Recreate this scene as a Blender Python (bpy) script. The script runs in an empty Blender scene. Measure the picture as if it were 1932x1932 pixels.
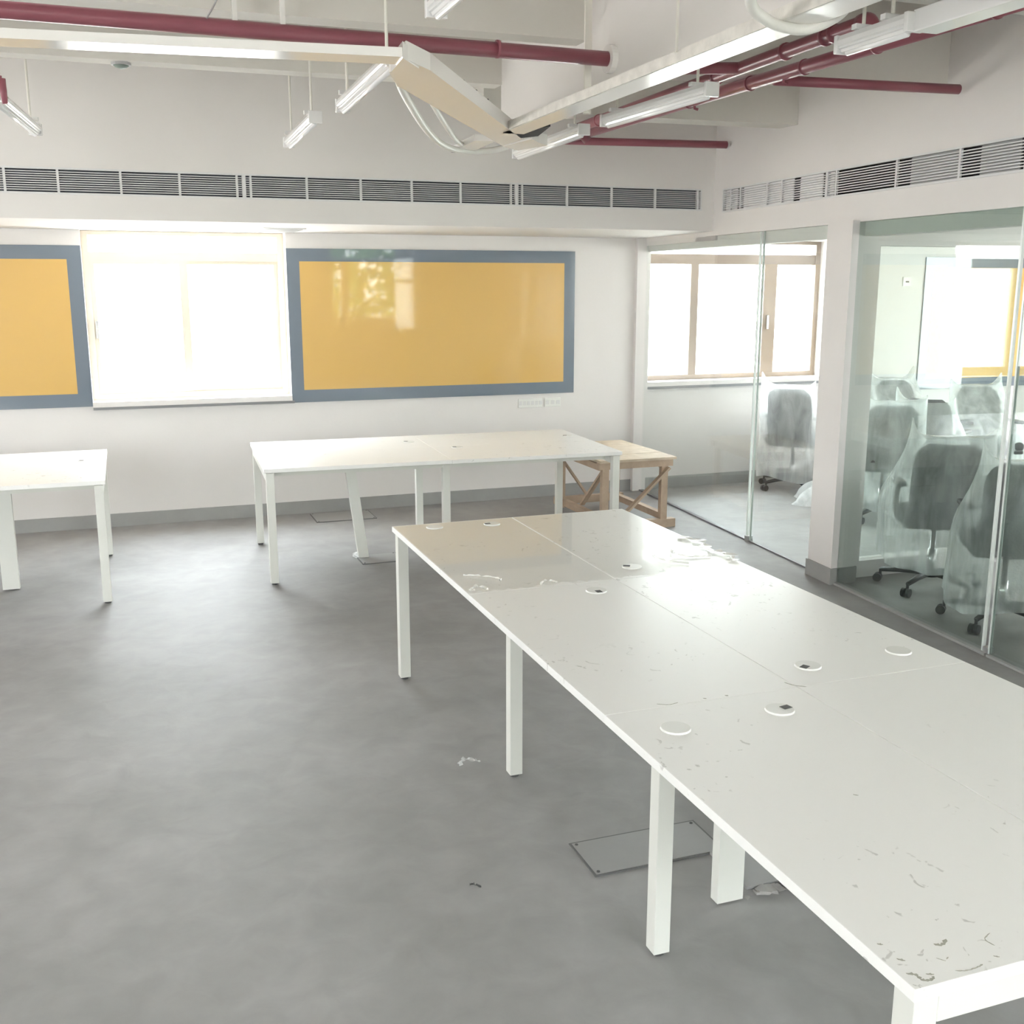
import bpy, bmesh, math, random
from mathutils import Vector, Matrix, noise
random.seed(7)
SC = bpy.context.scene
COL = SC.collection
R = math.radians

# ------------------------------------------------------------------ camera
cam_d = bpy.data.cameras.new('camera')
cam = bpy.data.objects.new('camera', cam_d); COL.objects.link(cam)
cam_d.sensor_fit = 'HORIZONTAL'; cam_d.sensor_width = 36.0
cam_d.lens = 2013.0 / 1932.0 * 36.0
cam_d.clip_start = 0.05; cam_d.clip_end = 300
cam.location = (0, 0, 1.87)
cam.rotation_euler = (R(90 - 12.056), 0, R(-19.844))
SC.camera = cam

# ------------------------------------------------------------------ sky, exposure
SKY = 11.0
w = bpy.data.worlds.new('world'); SC.world = w; w.use_nodes = True
wn = w.node_tree; bg = wn.nodes['Background']
tc = wn.nodes.new('ShaderNodeTexCoord'); sep = wn.nodes.new('ShaderNodeSeparateXYZ')
rp = wn.nodes.new('ShaderNodeValToRGB')
rp.color_ramp.elements[0].position = 0.46; rp.color_ramp.elements[0].color = (.42, .41, .40, 1)   # sunlit pale ground below the horizon
rp.color_ramp.elements[1].position = 1.0; rp.color_ramp.elements[1].color = (1.09, 1.15, 1.235, 1)      # overcast sky, brightest overhead
e = rp.color_ramp.elements.new(.53); e.color = (.43, .435, .44, 1)
mp = wn.nodes.new('ShaderNodeMapRange'); mp.inputs[1].default_value = -1; mp.inputs[2].default_value = 1
wn.links.new(tc.outputs['Generated'], sep.inputs[0]); wn.links.new(sep.outputs[2], mp.inputs[0])
wn.links.new(mp.outputs[0], rp.inputs[0]); wn.links.new(rp.outputs[0], bg.inputs[0])
bg.inputs[1].default_value = SKY
SC.view_settings.view_transform = 'Standard'; SC.view_settings.look = 'None'
SC.view_settings.gamma = 1; SC.view_settings.use_curve_mapping = False
SC.view_settings.exposure = 1.95
cy = SC.cycles
cy.use_denoising = True
cy.max_bounces = 14; cy.diffuse_bounces = 8; cy.glossy_bounces = 6
cy.transmission_bounces = 8; cy.transparent_max_bounces = 40
cy.caustics_reflective = False; cy.caustics_refractive = False
cy.sample_clamp_indirect = 6.0

# ------------------------------------------------------------------ materials
def mat(name, col, rough=.5, spec=.5, metal=0, coat=0, var=0, vscale=3, bump=0, bscale=60, col2=None, alpha=1):
    m = bpy.data.materials.new(name); m.use_nodes = True
    nt = m.node_tree; b = nt.nodes['Principled BSDF']
    b.inputs['Base Color'].default_value = (*col, 1)
    b.inputs['Roughness'].default_value = rough
    b.inputs['Specular IOR Level'].default_value = spec
    b.inputs['Metallic'].default_value = metal
    if coat: b.inputs['Coat Weight'].default_value = coat; b.inputs['Coat Roughness'].default_value = .03
    if alpha < 1: b.inputs['Alpha'].default_value = alpha
    t = nt.nodes.new('ShaderNodeTexCoord')
    if var or col2:
        n = nt.nodes.new('ShaderNodeTexNoise'); n.inputs['Scale'].default_value = vscale; n.inputs['Detail'].default_value = 6
        n.inputs['Roughness'].default_value = .6
        r = nt.nodes.new('ShaderNodeValToRGB'); r.color_ramp.elements[0].position = .3; r.color_ramp.elements[1].position = .7
        c2 = col2 or tuple(c * (1 - var) for c in col)
        r.color_ramp.elements[0].color = (*c2, 1); r.color_ramp.elements[1].color = (*col, 1)
        nt.links.new(t.outputs['Object'], n.inputs['Vector']); nt.links.new(n.outputs['Fac'], r.inputs[0])
        nt.links.new(r.outputs[0], b.inputs['Base Color'])
    if bump:
        n2 = nt.nodes.new('ShaderNodeTexNoise'); n2.inputs['Scale'].default_value = bscale; n2.inputs['Detail'].default_value = 4
        bp = nt.nodes.new('ShaderNodeBump'); bp.inputs['Strength'].default_value = bump; bp.inputs['Distance'].default_value = .01
        nt.links.new(t.outputs['Object'], n2.inputs['Vector']); nt.links.new(n2.outputs['Fac'], bp.inputs['Height'])
        nt.links.new(bp.outputs[0], b.inputs['Normal'])
    return m

def glass_mat(name, tint, refl=1.0, rough=0.0):
    m = bpy.data.materials.new(name); m.use_nodes = True; nt = m.node_tree; nt.nodes.clear()
    o = nt.nodes.new('ShaderNodeOutputMaterial'); mx = nt.nodes.new('ShaderNodeMixShader')
    tr = nt.nodes.new('ShaderNodeBsdfTransparent'); gl = nt.nodes.new('ShaderNodeBsdfGlossy')
    lw = nt.nodes.new('ShaderNodeLayerWeight'); pw = nt.nodes.new('ShaderNodeMath'); pw.operation = 'POWER'; pw.inputs[1].default_value = 5
    ma = nt.nodes.new('ShaderNodeMath'); ma.operation = 'MULTIPLY_ADD'; ma.inputs[1].default_value = .96 * refl; ma.inputs[2].default_value = .04 * refl
    ma.use_clamp = True   # Schlick reflectance, the same from both sides of a thin pane
    tr.inputs[0].default_value = (*tint, 1); gl.inputs['Roughness'].default_value = rough
    nt.links.new(lw.outputs['Facing'], pw.inputs[0]); nt.links.new(pw.outputs[0], ma.inputs[0]); nt.links.new(ma.outputs[0], mx.inputs[0])
    nt.links.new(tr.outputs[0], mx.inputs[1]); nt.links.new(gl.outputs[0], mx.inputs[2]); nt.links.new(mx.outputs[0], o.inputs[0])
    return m

def bag_mat(name, body=.40):
    m = bpy.data.materials.new(name); m.use_nodes = True; nt = m.node_tree; nt.nodes.clear()
    o = nt.nodes.new('ShaderNodeOutputMaterial'); mx = nt.nodes.new('ShaderNodeMixShader')
    tr = nt.nodes.new('ShaderNodeBsdfTransparent'); b = nt.nodes.new('ShaderNodeBsdfPrincipled')
    tl = nt.nodes.new('ShaderNodeBsdfTranslucent'); m2 = nt.nodes.new('ShaderNodeMixShader'); m2.inputs[0].default_value = .4
    tl.inputs[0].default_value = (.95, .97, .97, 1)
    b.inputs['Base Color'].default_value = (.92, .94, .94, 1); b.inputs['Roughness'].default_value = .22
    t = nt.nodes.new('ShaderNodeTexCoord')
    v = nt.nodes.new('ShaderNodeTexVoronoi'); v.inputs['Scale'].default_value = 85
    mpg = nt.nodes.new('ShaderNodeMapping'); mpg.inputs['Scale'].default_value = (1.6, 1.6, .30); mpg.inputs['Rotation'].default_value = (.25, .2, 0); n = nt.nodes.new('ShaderNodeTexNoise'); n.inputs['Scale'].default_value = 6; n.inputs['Detail'].default_value = 4; n.inputs['Distortion'].default_value = .5
    bp = nt.nodes.new('ShaderNodeBump'); bp.inputs['Strength'].default_value = .5; bp.inputs['Distance'].default_value = .006
    bp2 = nt.nodes.new('ShaderNodeBump'); bp2.inputs['Strength'].default_value = .6; bp2.inputs['Distance'].default_value = .03
    r = nt.nodes.new('ShaderNodeMapRange'); r.inputs[1].default_value = .35; r.inputs[2].default_value = .75
    r.inputs[3].default_value = body - .13; r.inputs[4].default_value = body + .22
    L = nt.links.new
    L(t.outputs['Object'], v.inputs['Vector']); L(t.outputs['Object'], mpg.inputs['Vector']); L(mpg.outputs[0], n.inputs['Vector'])
    L(v.outputs['Distance'], bp.inputs['Height']); L(n.outputs['Fac'], bp2.inputs['Height']); L(bp2.outputs[0], bp.inputs['Normal'])
    L(bp.outputs[0], b.inputs['Normal']); L(n.outputs['Fac'], r.inputs[0])
    L(b.outputs[0], m2.inputs[1]); L(tl.outputs[0], m2.inputs[2])
    L(r.outputs[0], mx.inputs[0]); L(tr.outputs[0], mx.inputs[1]); L(m2.outputs[0], mx.inputs[2]); L(mx.outputs[0], o.inputs[0])
    return m

def floor_mat():
    m = bpy.data.materials.new('grey_screed'); m.use_nodes = True; nt = m.node_tree; b = nt.nodes['Principled BSDF']
    L = nt.links.new; t = nt.nodes.new('ShaderNodeTexCoord')
    n1 = nt.nodes.new('ShaderNodeTexNoise'); n1.inputs['Scale'].default_value = 1.1; n1.inputs['Detail'].default_value = 8; n1.inputs['Roughness'].default_value = .62
    n2 = nt.nodes.new('ShaderNodeTexNoise'); n2.inputs['Scale'].default_value = 6.5; n2.inputs['Detail'].default_value = 6; n2.inputs['Distortion'].default_value = .6
    r = nt.nodes.new('ShaderNodeValToRGB'); r.color_ramp.elements[0].position = .3; r.color_ramp.elements[1].position = .72
    r.color_ramp.elements[0].color = (.252, .246, .241, 1); r.color_ramp.elements[1].color = (.362, .354, .348, 1)
    mx = nt.nodes.new('ShaderNodeMix'); mx.data_type = 'RGBA'; mx.blend_type = 'MULTIPLY'; mx.inputs[0].default_value = .38
    r2 = nt.nodes.new('ShaderNodeValToRGB'); r2.color_ramp.elements[0].position = .35; r2.color_ramp.elements[1].position = .65
    r2.color_ramp.elements[0].color = (.66, .66, .66, 1); r2.color_ramp.elements[1].color = (1, 1, 1, 1)
    L(t.outputs['Object'], n1.inputs['Vector']); L(t.outputs['Object'], n2.inputs['Vector'])
    L(n1.outputs['Fac'], r.inputs[0]); L(n2.outputs['Fac'], r2.inputs[0])
    L(r.outputs[0], mx.inputs[6]); L(r2.outputs[0], mx.inputs[7]); L(mx.outputs[2], b.inputs['Base Color'])
    rr = nt.nodes.new('ShaderNodeMapRange'); rr.inputs[3].default_value = .52; rr.inputs[4].default_value = .70
    L(n2.outputs['Fac'], rr.inputs[0]); L(rr.outputs[0], b.inputs['Roughness'])
    bp = nt.nodes.new('ShaderNodeBump'); bp.inputs['Strength'].default_value = .12; bp.inputs['Distance'].default_value = .02
    L(n2.outputs['Fac'], bp.inputs['Height']); L(bp.outputs[0], b.inputs['Normal'])
    b.inputs['Specular IOR Level'].default_value = .5
    return m

def laminate_mat():
    # white laminate with small grey scuffs (wear, stays with the top)
    m = bpy.data.materials.new('white_laminate'); m.use_nodes = True; nt = m.node_tree; b = nt.nodes['Principled BSDF']
    L = nt.links.new; t = nt.nodes.new('ShaderNodeTexCoord')
    n = nt.nodes.new('ShaderNodeTexNoise'); n.inputs['Scale'].default_value = 26; n.inputs['Detail'].default_value = 3; n.inputs['Distortion'].default_value = 1.0
    n3 = nt.nodes.new('ShaderNodeTexNoise'); n3.inputs['Scale'].default_value = 2.2; n3.inputs['Detail'].default_value = 2
    r = nt.nodes.new('ShaderNodeValToRGB'); r.color_ramp.elements[0].position = .655; r.color_ramp.elements[1].position = .69
    r3 = nt.nodes.new('ShaderNodeValToRGB'); r3.color_ramp.elements[0].position = .47; r3.color_ramp.elements[1].position = .58
    ml = nt.nodes.new('ShaderNodeMath'); ml.operation = 'MULTIPLY'
    m2 = nt.nodes.new('ShaderNodeMath'); m2.operation = 'MULTIPLY'; m2.inputs[1].default_value = .55
    mx = nt.nodes.new('ShaderNodeMix'); mx.data_type = 'RGBA'
    mx.inputs[6].default_value = (.89, .885, .865, 1); mx.inputs[7].default_value = (.42, .41, .38, 1)
    L(t.outputs['Object'], n.inputs['Vector']); L(t.outputs['Object'], n3.inputs['Vector'])
    L(n.outputs['Fac'], r.inputs[0]); L(n3.outputs['Fac'], r3.inputs[0])
    L(r.outputs[0], ml.inputs[0]); L(r3.outputs[0], ml.inputs[1]); L(ml.outputs[0], m2.inputs[0]); L(m2.outputs[0], mx.inputs[0])
    L(mx.outputs[2], b.inputs['Base Color']); b.inputs['Roughness'].default_value = .3
    return m

M = dict(
    wall=mat('white_wall_paint', (.765, .738, .722), .75, .25, var=.03, vscale=1.2, bump=.05, bscale=40),
    soffit=mat('white_ceiling_paint', (.765, .74, .72), .8, .2, var=.03, vscale=1.0),
    beam=mat('cream_beam_paint', (.70, .678, .635), .8, .2, var=.04, vscale=1.5, bump=.08, bscale=30),
    floor=floor_mat(), skirt=mat('grey_skirting', (.36, .36, .35), .55, .4, var=.10, vscale=5),
    lam=laminate_mat(), powder=mat('white_powder_coat', (.72, .72, .675), .38, .5),
    grom=mat('white_plastic', (.78, .78, .75), .35, .5), slot=mat('dark_slot', (.08, .08, .08), .6),
    film=glass_mat('clear_protective_film', (.985, .985, .975), .55, .04), scrap=mat('torn_white_film', (.86, .85, .81), .25, .6, alpha=.8),
    grey=mat('grey_back_painted_glass', (.165, .20, .245), .04, .5, coat=.6), yellow=mat('yellow_back_painted_glass', (.68, .44, .145), .04, .5, coat=.6),
    frame=mat('cream_window_frame', (.72, .66, .56), .45, .5), brown=mat('brown_window_frame', (.30, .235, .19), .45, .5),
    sill=mat('dark_stone_sill', (.22, .22, .23), .35, .5), red=mat('maroon_pipe_paint', (.32, .10, .13), .30, .5, var=.12, vscale=4),
    tray=mat('white_tray_paint', (.80, .78, .755), .16, .5), dusty=mat('dusty_white_paint', (.76, .73, .68), .6, .3, var=.25, vscale=14),
    lamp=mat('white_fitting_paint', (.74, .735, .73), .14, .5), lens=mat('opal_lens', (.78, .78, .78), .25, .5),
    rod=mat('painted_rod', (.74, .72, .66), .5), cond=mat('white_conduit', (.74, .73, .69), .45),
    metal=mat('brushed_steel', (.55, .55, .55), .3, .5, metal=.9), dark=mat('black_void_shade', (.03, .03, .033), .8, .2),  # the black stands in for unlit hollows
    duct=mat('grey_duct_sheet', (.42, .42, .42), .5, .4), slat=mat('grille_paint', (.70, .70, .70), .45, .4),
    wood=mat('raw_pine', (.50, .385, .29), .65, .3, col2=(.39, .295, .22), vscale=7, bump=.15, bscale=25), ply=mat('dusty_plywood', (.66, .56, .44), .7, .2, col2=(.52, .43, .33), vscale=9),
    glass=glass_mat('clear_glass', (.965, .985, .975), 1.0), tint=glass_mat('green_tinted_glass', (.835, .885, .862), 1.3),
    edge=mat('frosted_glass_edge', (.70, .76, .73), .2, .5), black=mat('black_chair_plastic', (.028, .030, .033), .45, .5),
    fabric=mat('charcoal_seat_fabric', (.045, .047, .052), .85, .2, bump=.4, bscale=300), mesh=mat('charcoal_back_mesh', (.055, .058, .062), .8, .2, bump=.6, bscale=350),
    bag=bag_mat('bubble_wrap_plastic', .44), sheet=bag_mat('white_plastic_sheet', .62), chrome=mat('chrome', (.7, .7, .7), .12, .5, metal=1),
    leaf=mat('tree_leaves', (.10, .17, .045), .6, .3, var=.45, vscale=2), bark=mat('tree_bark', (.12, .09, .06), .9, .1),
    slot_shade=mat('blue_grey_slot_shade', (.13, .14, .165), .7, .2),  # blue-grey imitates the shade inside the bulkhead slot
    sensor=mat('grey_green_plastic', (.20, .25, .22), .4, .5),
    lit_bay=mat('lit_bay_white', (.90, .885, .885), .6, .3),  # white imitates the lit space seen through the right grille
    smear=mat('dried_glue', (.44, .43, .37), .6, .3, var=.3, vscale=40),
    gap=mat('grey_joint_grime', (.15, .15, .148), .7, .3),
    lid=mat('floor_box_lid', (.31, .305, .30), .45, .4, var=.08, vscale=4), rubble=mat('broken_screed', (.40, .385, .37), .9, .1, var=.3, vscale=20),
)

# ------------------------------------------------------------------ helpers
def link(name, bm, m, parent=None, smooth=False):
    me = bpy.data.meshes.new(name); bm.normal_update(); bm.to_mesh(me); bm.free()
    if smooth:
        for p in me.polygons: p.use_smooth = True
    o = bpy.data.objects.new(name, me); me.materials.append(M[m] if isinstance(m, str) else m)
    COL.objects.link(o)
    if parent is not None: o.parent = parent
    return o
def tag(o, label=None, cat=None, group=None, kind=None):
    if label: o['label'] = label
    if cat: o['category'] = cat
    if group: o['group'] = group
    if kind: o['kind'] = kind
    return o
def thing(name, label, cat, loc=(0, 0, 0), rz=0, group=None):
    o = bpy.data.objects.new(name, None); COL.objects.link(o); o.location = loc; o.rotation_euler = (0, 0, rz)
    o.empty_display_size = .1
    return tag(o, label, cat, group)
def struct(name, bm, m, parent=None, label=None):
    o = link(name, bm, m, parent)
    if parent is None: o['kind'] = 'structure'
    if label: o['label'] = label
    return o
def hexa(bm, vs):
    v = [bm.verts.new(p) for p in vs]
    fs = [bm.faces.new([v[i] for i in f]) for f in ((0, 3, 2, 1), (4, 5, 6, 7), (0, 1, 5, 4), (1, 2, 6, 5), (2, 3, 7, 6), (3, 0, 4, 7))]
    return v, fs
def box(bm, x0, x1, y0, y1, z0, z1, bev=0, seg=2):
    v, fs = hexa(bm, [(x0, y0, z0), (x1, y0, z0), (x1, y1, z0), (x0, y1, z0), (x0, y0, z1), (x1, y0, z1), (x1, y1, z1), (x0, y1, z1)])
    if bev:
        es = {e for f in fs for e in f.edges}
        bmesh.ops.bevel(bm, geom=list(es), offset=bev, segments=seg, affect='EDGES', profile=.5)
    return bm
def B(*a, **k): return box(bmesh.new(), *a, **k)
K = 0.067
def rw(y, off, z): return (4.083 + K * (y - 4.098) + off, y, z)       # the glass wall runs slightly out of square
def rbox(bm, y0, y1, o0, o1, z0, z1):
    hexa(bm, [rw(y0, o0, z0), rw(y0, o1, z0), rw(y1, o1, z0), rw(y1, o0, z0), rw(y0, o0, z1), rw(y0, o1, z1), rw(y1, o1, z1), rw(y1, o0, z1)])
    return bm
def RB(*a): return rbox(bmesh.new(), *a)
def beam_between(bm, p, q, w_, h_, up=(0, 0, 1)):
    p, q = Vector(p), Vector(q); d = (q - p).normalized(); u = Vector(up)
    s = d.cross(u)
    if s.length < 1e-4: s = d.cross(Vector((0, 1, 0)))
    s.normalize(); u = s.cross(d)
    vs = []
    for c in (p, q):
        vs += [c - s * w_ / 2 - u * h_ / 2, c + s * w_ / 2 - u * h_ / 2, c + s * w_ / 2 + u * h_ / 2, c - s * w_ / 2 + u * h_ / 2]
    hexa(bm, [vs[0], vs[1], vs[2], vs[3], vs[4], vs[5], vs[6], vs[7]])
    return bm
def tube(bm, pts, r, n=14, caps=True):
    pts = [Vector(p) for p in pts]; rings = []; prev = None
    for i, p in enumerate(pts):
        a = pts[max(i - 1, 0)]; b = pts[min(i + 1, len(pts) - 1)]; d = (b - a).normalized()
        if prev is None:
            s = d.cross(Vector((0, 0, 1)))
            if s.length < 1e-3: s = d.cross(Vector((0, 1, 0)))
        else: s = prev - d * prev.dot(d)
        s.normalize(); prev = s; t = s.cross(d)
        rr = r[i] if isinstance(r, (list, tuple)) else r
        rings.append([bm.verts.new(p + (s * math.cos(2 * math.pi * k / n) + t * math.sin(2 * math.pi * k / n)) * rr) for k in range(n)])
    for a, b in zip(rings, rings[1:]):
        for k in range(n): bm.faces.new((a[k], a[(k + 1) % n], b[(k + 1) % n], b[k]))
    if caps: bm.faces.new(rings[0][::-1]); bm.faces.new(rings[-1])
    bmesh.ops.recalc_face_normals(bm, faces=bm.faces[:])
    return bm
def T(*a, **k): return tube(bmesh.new(), *a, **k)
def arc_path(pts, rad, n=6):
    """poly-line with rounded corners"""
    pts = [Vector(p) for p in pts]; out = [pts[0]]
    for a, b, c in zip(pts, pts[1:], pts[2:]):
        u = (a - b).normalized(); v = (c - b).normalized()
        for k in range(n + 1):
            t = k / n; p0 = b + u * rad; p2 = b + v * rad
            out.append(p0 * (1 - t) ** 2 + b * 2 * t * (1 - t) + p2 * t ** 2)
    out.append(pts[-1]); return out
def spline(pts, n=8):
    P = [Vector(p) for p in pts]; P = [P[0] * 2 - P[1]] + P + [P[-1] * 2 - P[-2]]; out = []
    for i in range(1, len(P) - 2):
        for k in range(n):
            t = k / n
            out.append(.5 * ((2 * P[i]) + (P[i + 1] - P[i - 1]) * t + (2 * P[i - 1] - 5 * P[i] + 4 * P[i + 1] - P[i + 2]) * t * t + (3 * P[i] - P[i - 1] - 3 * P[i + 1] + P[i + 2]) * t ** 3))
    out.append(P[-2]); return out
def dup(o, parent=None):
    c = o.copy(); COL.objects.link(c)
    if parent is not None: c.parent = parent
    for ch in list(o.children): dup(ch, c)
    return c

# ================================================================== SETTING
# main room x -5.2..4.2, y -3.5..8.78 ; rooms behind the glass x 4.2..9.4
bm = B(-5.4, 9.6, -3.7, 9.1, -.2, 0); struct('floor', bm, 'floor')
bm = B(-5.4, 9.6, -3.7, 9.1, 3.3, 3.5); struct('ceiling', bm, 'beam')
def wall_with_holes(axis, a0, a1, t0, t1, z0, z1, holes):
    """wall along axis 0 (x) or 1 (y); holes = (a, b, zlo, zhi)"""
    bm = bmesh.new(); cuts = sorted(holes)
    def bx(p, q, lo, hi):
        if q - p < 1e-4 or hi - lo < 1e-4: return
        if axis == 0: box(bm, p, q, t0, t1, lo, hi)
        else: box(bm, t0, t1, p, q, lo, hi)
    p = a0
    for (h0, h1, lo, hi) in cuts:
        bx(p, h0, z0, z1); bx(h0, h1, z0, lo); bx(h0, h1, hi, z1); p = h1
    bx(p, a1, z0, z1); return bm
WY = 8.78
struct('wall_back', wall_with_holes(0, -5.4, 9.6, WY, WY + .3, 0, 3.3, [(-4.24, -2.73, .945, 2.268), (-.246, 1.264, .945, 2.268), (4.40, 6.37, .955, 2.268)]), 'wall')
struct('wall_front', wall_with_holes(0, -5.4, 9.6, -3.7, -3.5, 0, 3.3, [(-4.9, -2.1, 1.0, 3.2), (1.45, 2.8, .95, 3.2), (3.86, 5.4, 1.2, 2.62), (6.2, 7.7, .95, 2.2)]), 'wall')  # out of view; tall openings placed and raised for fill light
struct('wall_left', wall_with_holes(1, -3.5, WY, -5.4, -5.2, 0, 3.3, [(3.8, 5.7, .95, 2.3)]), 'wall')
struct('wall_far_right', wall_with_holes(1, -3.5, WY, 9.4, 9.6, 0, 3.3, [(2.2, 4.6, .7, 2.22), (5.75, 7.3, .6, 2.22)]), 'wall')  # unseen side; openings added and sized to brighten the glazed rooms
struct('wall_corridor', B(4.15, 9.4, 1.35, 1.5, 0, 3.3), 'wall')

# bulkhead over the back windows: front face y 7.4, underside z 2.266, with the slot of the air grille
bm = bmesh.new(); BY = 7.4
box(bm, -5.2, 4.36, BY, BY + .12, 2.266, 2.412); box(bm, -5.2, 4.36, BY, BY + .12, 2.572, 3.3)
box(bm, -5.2, 9.4, BY + .12, WY, 2.266, 2.36); box(bm, 4.19, 4.36, BY, BY + .12, 2.412, 2.572)
struct('wall_bulkhead', bm, 'soffit')
struct('slot_shade_sheet', B(-5.19, 4.185, BY + .075, BY + .085, 2.413, 2.571), 'slot_shade')  # dark sheet added in place of the shade behind the slats
# lowered ceiling of the rooms behind the glass
struct('ceiling', (lambda b: (hexa(b, [rw(1.5, .1, 2.25), (9.4, 1.5, 2.25), (9.4, BY + .12, 2.25), rw(BY + .12, .1, 2.25), rw(1.5, .1, 2.31), (9.4, 1.5, 2.31), (9.4, BY + .12, 2.31), rw(BY + .12, .1, 2.31)]), b)[1])(bmesh.new()), 'soffit')

# right wall above the glass with its own grille slot
bm = bmesh.new()
rbox(bm, 1.5, 7.52, 0, .10, 2.232, 2.392); rbox(bm, 1.5, 7.52, 0, .10, 2.562, 3.3); rbox(bm, 7.25, 7.52, 0, .10, 2.392, 2.562)
rbox(bm, BY, WY, .02, .10, 2.20, 2.27)
struct('wall_right', bm, 'wall')
# pillar in the glass wall with its skirting
bm = bmesh.new(); rbox(bm, 5.47, 5.74, -.05, .13, 0, 2.24); struct('wall_pillar', bm, 'wall')
bm = bmesh.new(); rbox(bm, 5.46, 5.75, -.06, .14, 0, .105); struct('baseboard_pillar', bm, 'skirt')
# back wall end strip, panel joints, skirting
bm = bmesh.new(); box(bm, -5.2, 4.40, WY - .012, WY, 0, .104); struct('baseboard_back', bm, 'skirt')
bm = bmesh.new(); box(bm, 4.42, 9.4, WY - .012, WY, 0, .11); struct('baseboard_room', bm, 'skirt')
bm = bmesh.new(); box(bm, -5.2, -5.188, -3.5, WY - .02, 0, .104); struct('baseboard_left', bm, 'skirt')
bm = bmesh.new(); box(bm, 3.75, 4.33, WY - .006, WY, .927, 2.147); struct('trim_1', bm, 'wall')
bm = bmesh.new(); box(bm, 6.42, 9.4, WY - .006, WY, .95, 2.23); struct('trim_2', bm, 'wall')

# ceiling ribs and the long girder
def rib(name, pts, z0=2.884, z1=3.3):
    bm = bmesh.new(); (ax, ay), (bx_, by), (cx, cy_), (dx, dy) = pts
    hexa(bm, [(ax, ay, z0), (bx_, by, z0), (cx, cy_, z0), (dx, dy, z0), (ax, ay, z1), (bx_, by, z1), (cx, cy_, z1), (dx, dy, z1)])
    return struct(name, bm, 'beam')
for y0, y1 in ((4.475, 4.60), (5.58, 5.70), (2.6, 2.72), (.8, .92), (-1.2, -1.08)):
    rib('ceiling_beam', [(-5.2, y0), (1.95, y0 - .02), (1.95, y1 - .02), (-5.2, y1)])
for (yl, yr, wd) in ((6.37, 6.24, .20), (4.95, 4.77, .25), (3.24, 3.24, .25), (1.6, 1.6, .2)):
    xr = 4.083 + K * (yr - 4.098)
    rib('ceiling_beam', [(2.12, yl), (xr, yr), (xr, yr + wd), (2.12, yl + wd)])
struct('ceiling_girder', B(1.95, 2.14, -3.5, 5.57, 2.68, 3.3), 'soffit')

# ------------------------------------------------------------------ windows
def window(name, x0, x1, z0, z1, yf, m, mull, transom=None, parts=True, latch=None, extra=None):
    """frame at depth yf in the back wall; mull = list of (xa, xb); transom = (za, zb)"""
    fw = .05
    bm = bmesh.new()
    box(bm, x0, x0 + fw, yf, yf + .07, z0, z1); box(bm, x1 - fw, x1, yf, yf + .07, z0, z1)
    box(bm, x0 + fw, x1 - fw, yf, yf + .07, z1 - .03, z1); box(bm, x0 + fw, x1 - fw, yf, yf + .07, z0, z0 + .045)
    fr = struct(name, bm, m)
    for a, b in mull:
        link('mullion', B(a, b, yf + .008, yf + .06, z0 + .045, (transom[0] if transom else z1 - .03)), m, fr)
    if transom: link('transom', B(x0 + fw, x1 - fw, yf + .005, yf + .065, *transom), m, fr)
    link('window_pane', B(x0 + fw, x1 - fw, yf + .034, yf + .040, z0 + .045, z1 - .03), 'glass', fr)
    return fr
w1 = window('window_1', -.246, 1.264, .985, 2.266, WY + .13, 'frame', [(.455, .516)], (2.045, 2.11))
link('sash_frame', (lambda b: (box(b, -.196, .455, WY + .138, WY + .16, 1.03, 1.065), box(b, -.196, -.165, WY + .138, WY + .16, 1.065, 2.02), box(b, -.196, .455, WY + .138, WY + .16, 2.02, 2.045), b)[3])(bmesh.new()), 'frame', w1)
link('sash_frame', (lambda b: (box(b, .516, 1.214, WY + .150, WY + .17, 1.03, 1.065), box(b, 1.183, 1.214, WY + .150, WY + .17, 1.065, 2.02), box(b, .516, 1.214, WY + .150, WY + .17, 2.02, 2.045), b)[3])(bmesh.new()), 'frame', w1)
link('latch', B(-.186, -.163, WY + .115, WY + .138, 1.46, 1.595, bev=.003), 'metal', w1)
link('window_sill', B(-.246, 1.264, WY - .03, WY + .13, .945, .985), 'wall', w1)
link('sill_stone', B(-.246, 1.28, WY - .035, WY + .10, .925, .945), 'sill', w1)
w2 = window('window_2', 4.40, 6.37, .995, 2.266, WY + .13, 'brown', [(4.975, 5.055), (5.76, 5.90)], (2.05, 2.14))
link('handle', B(5.80, 5.82, WY + .118, WY + .138, 1.45, 1.58, bev=.003), 'metal', w2)
link('window_sill', B(4.40, 6.37, WY - .03, WY + .13, .955, .995), 'wall', w2)
link('sill_stone', B(4.40, 6.40, WY - .035, WY + .10, .932, .955), 'sill', w2)
window('window_3', -4.24, -2.73, .985, 2.266, WY + .13, 'frame', [(-3.51, -3.45)], (2.045, 2.11))
for k, (a, b, z0, z1) in enumerate(((-4.9, -2.1, 1.0, 3.2), (1.45, 2.8, .95, 3.2), (3.86, 5.4, 1.2, 2.62), (6.2, 7.7, .95, 2.2))):  # unseen windows; the tall ones are added light for tables and beams
    mids = [(a + .22, a + .36)] if k == 2 else [((a + b) / 2 - .03, (a + b) / 2 + .03)]
    window('window_%d' % (4 + k), a, b, z0, z1, -3.66, 'frame', mids, (2.28, 2.36) if k == 2 else (1.9, 1.96))

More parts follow.
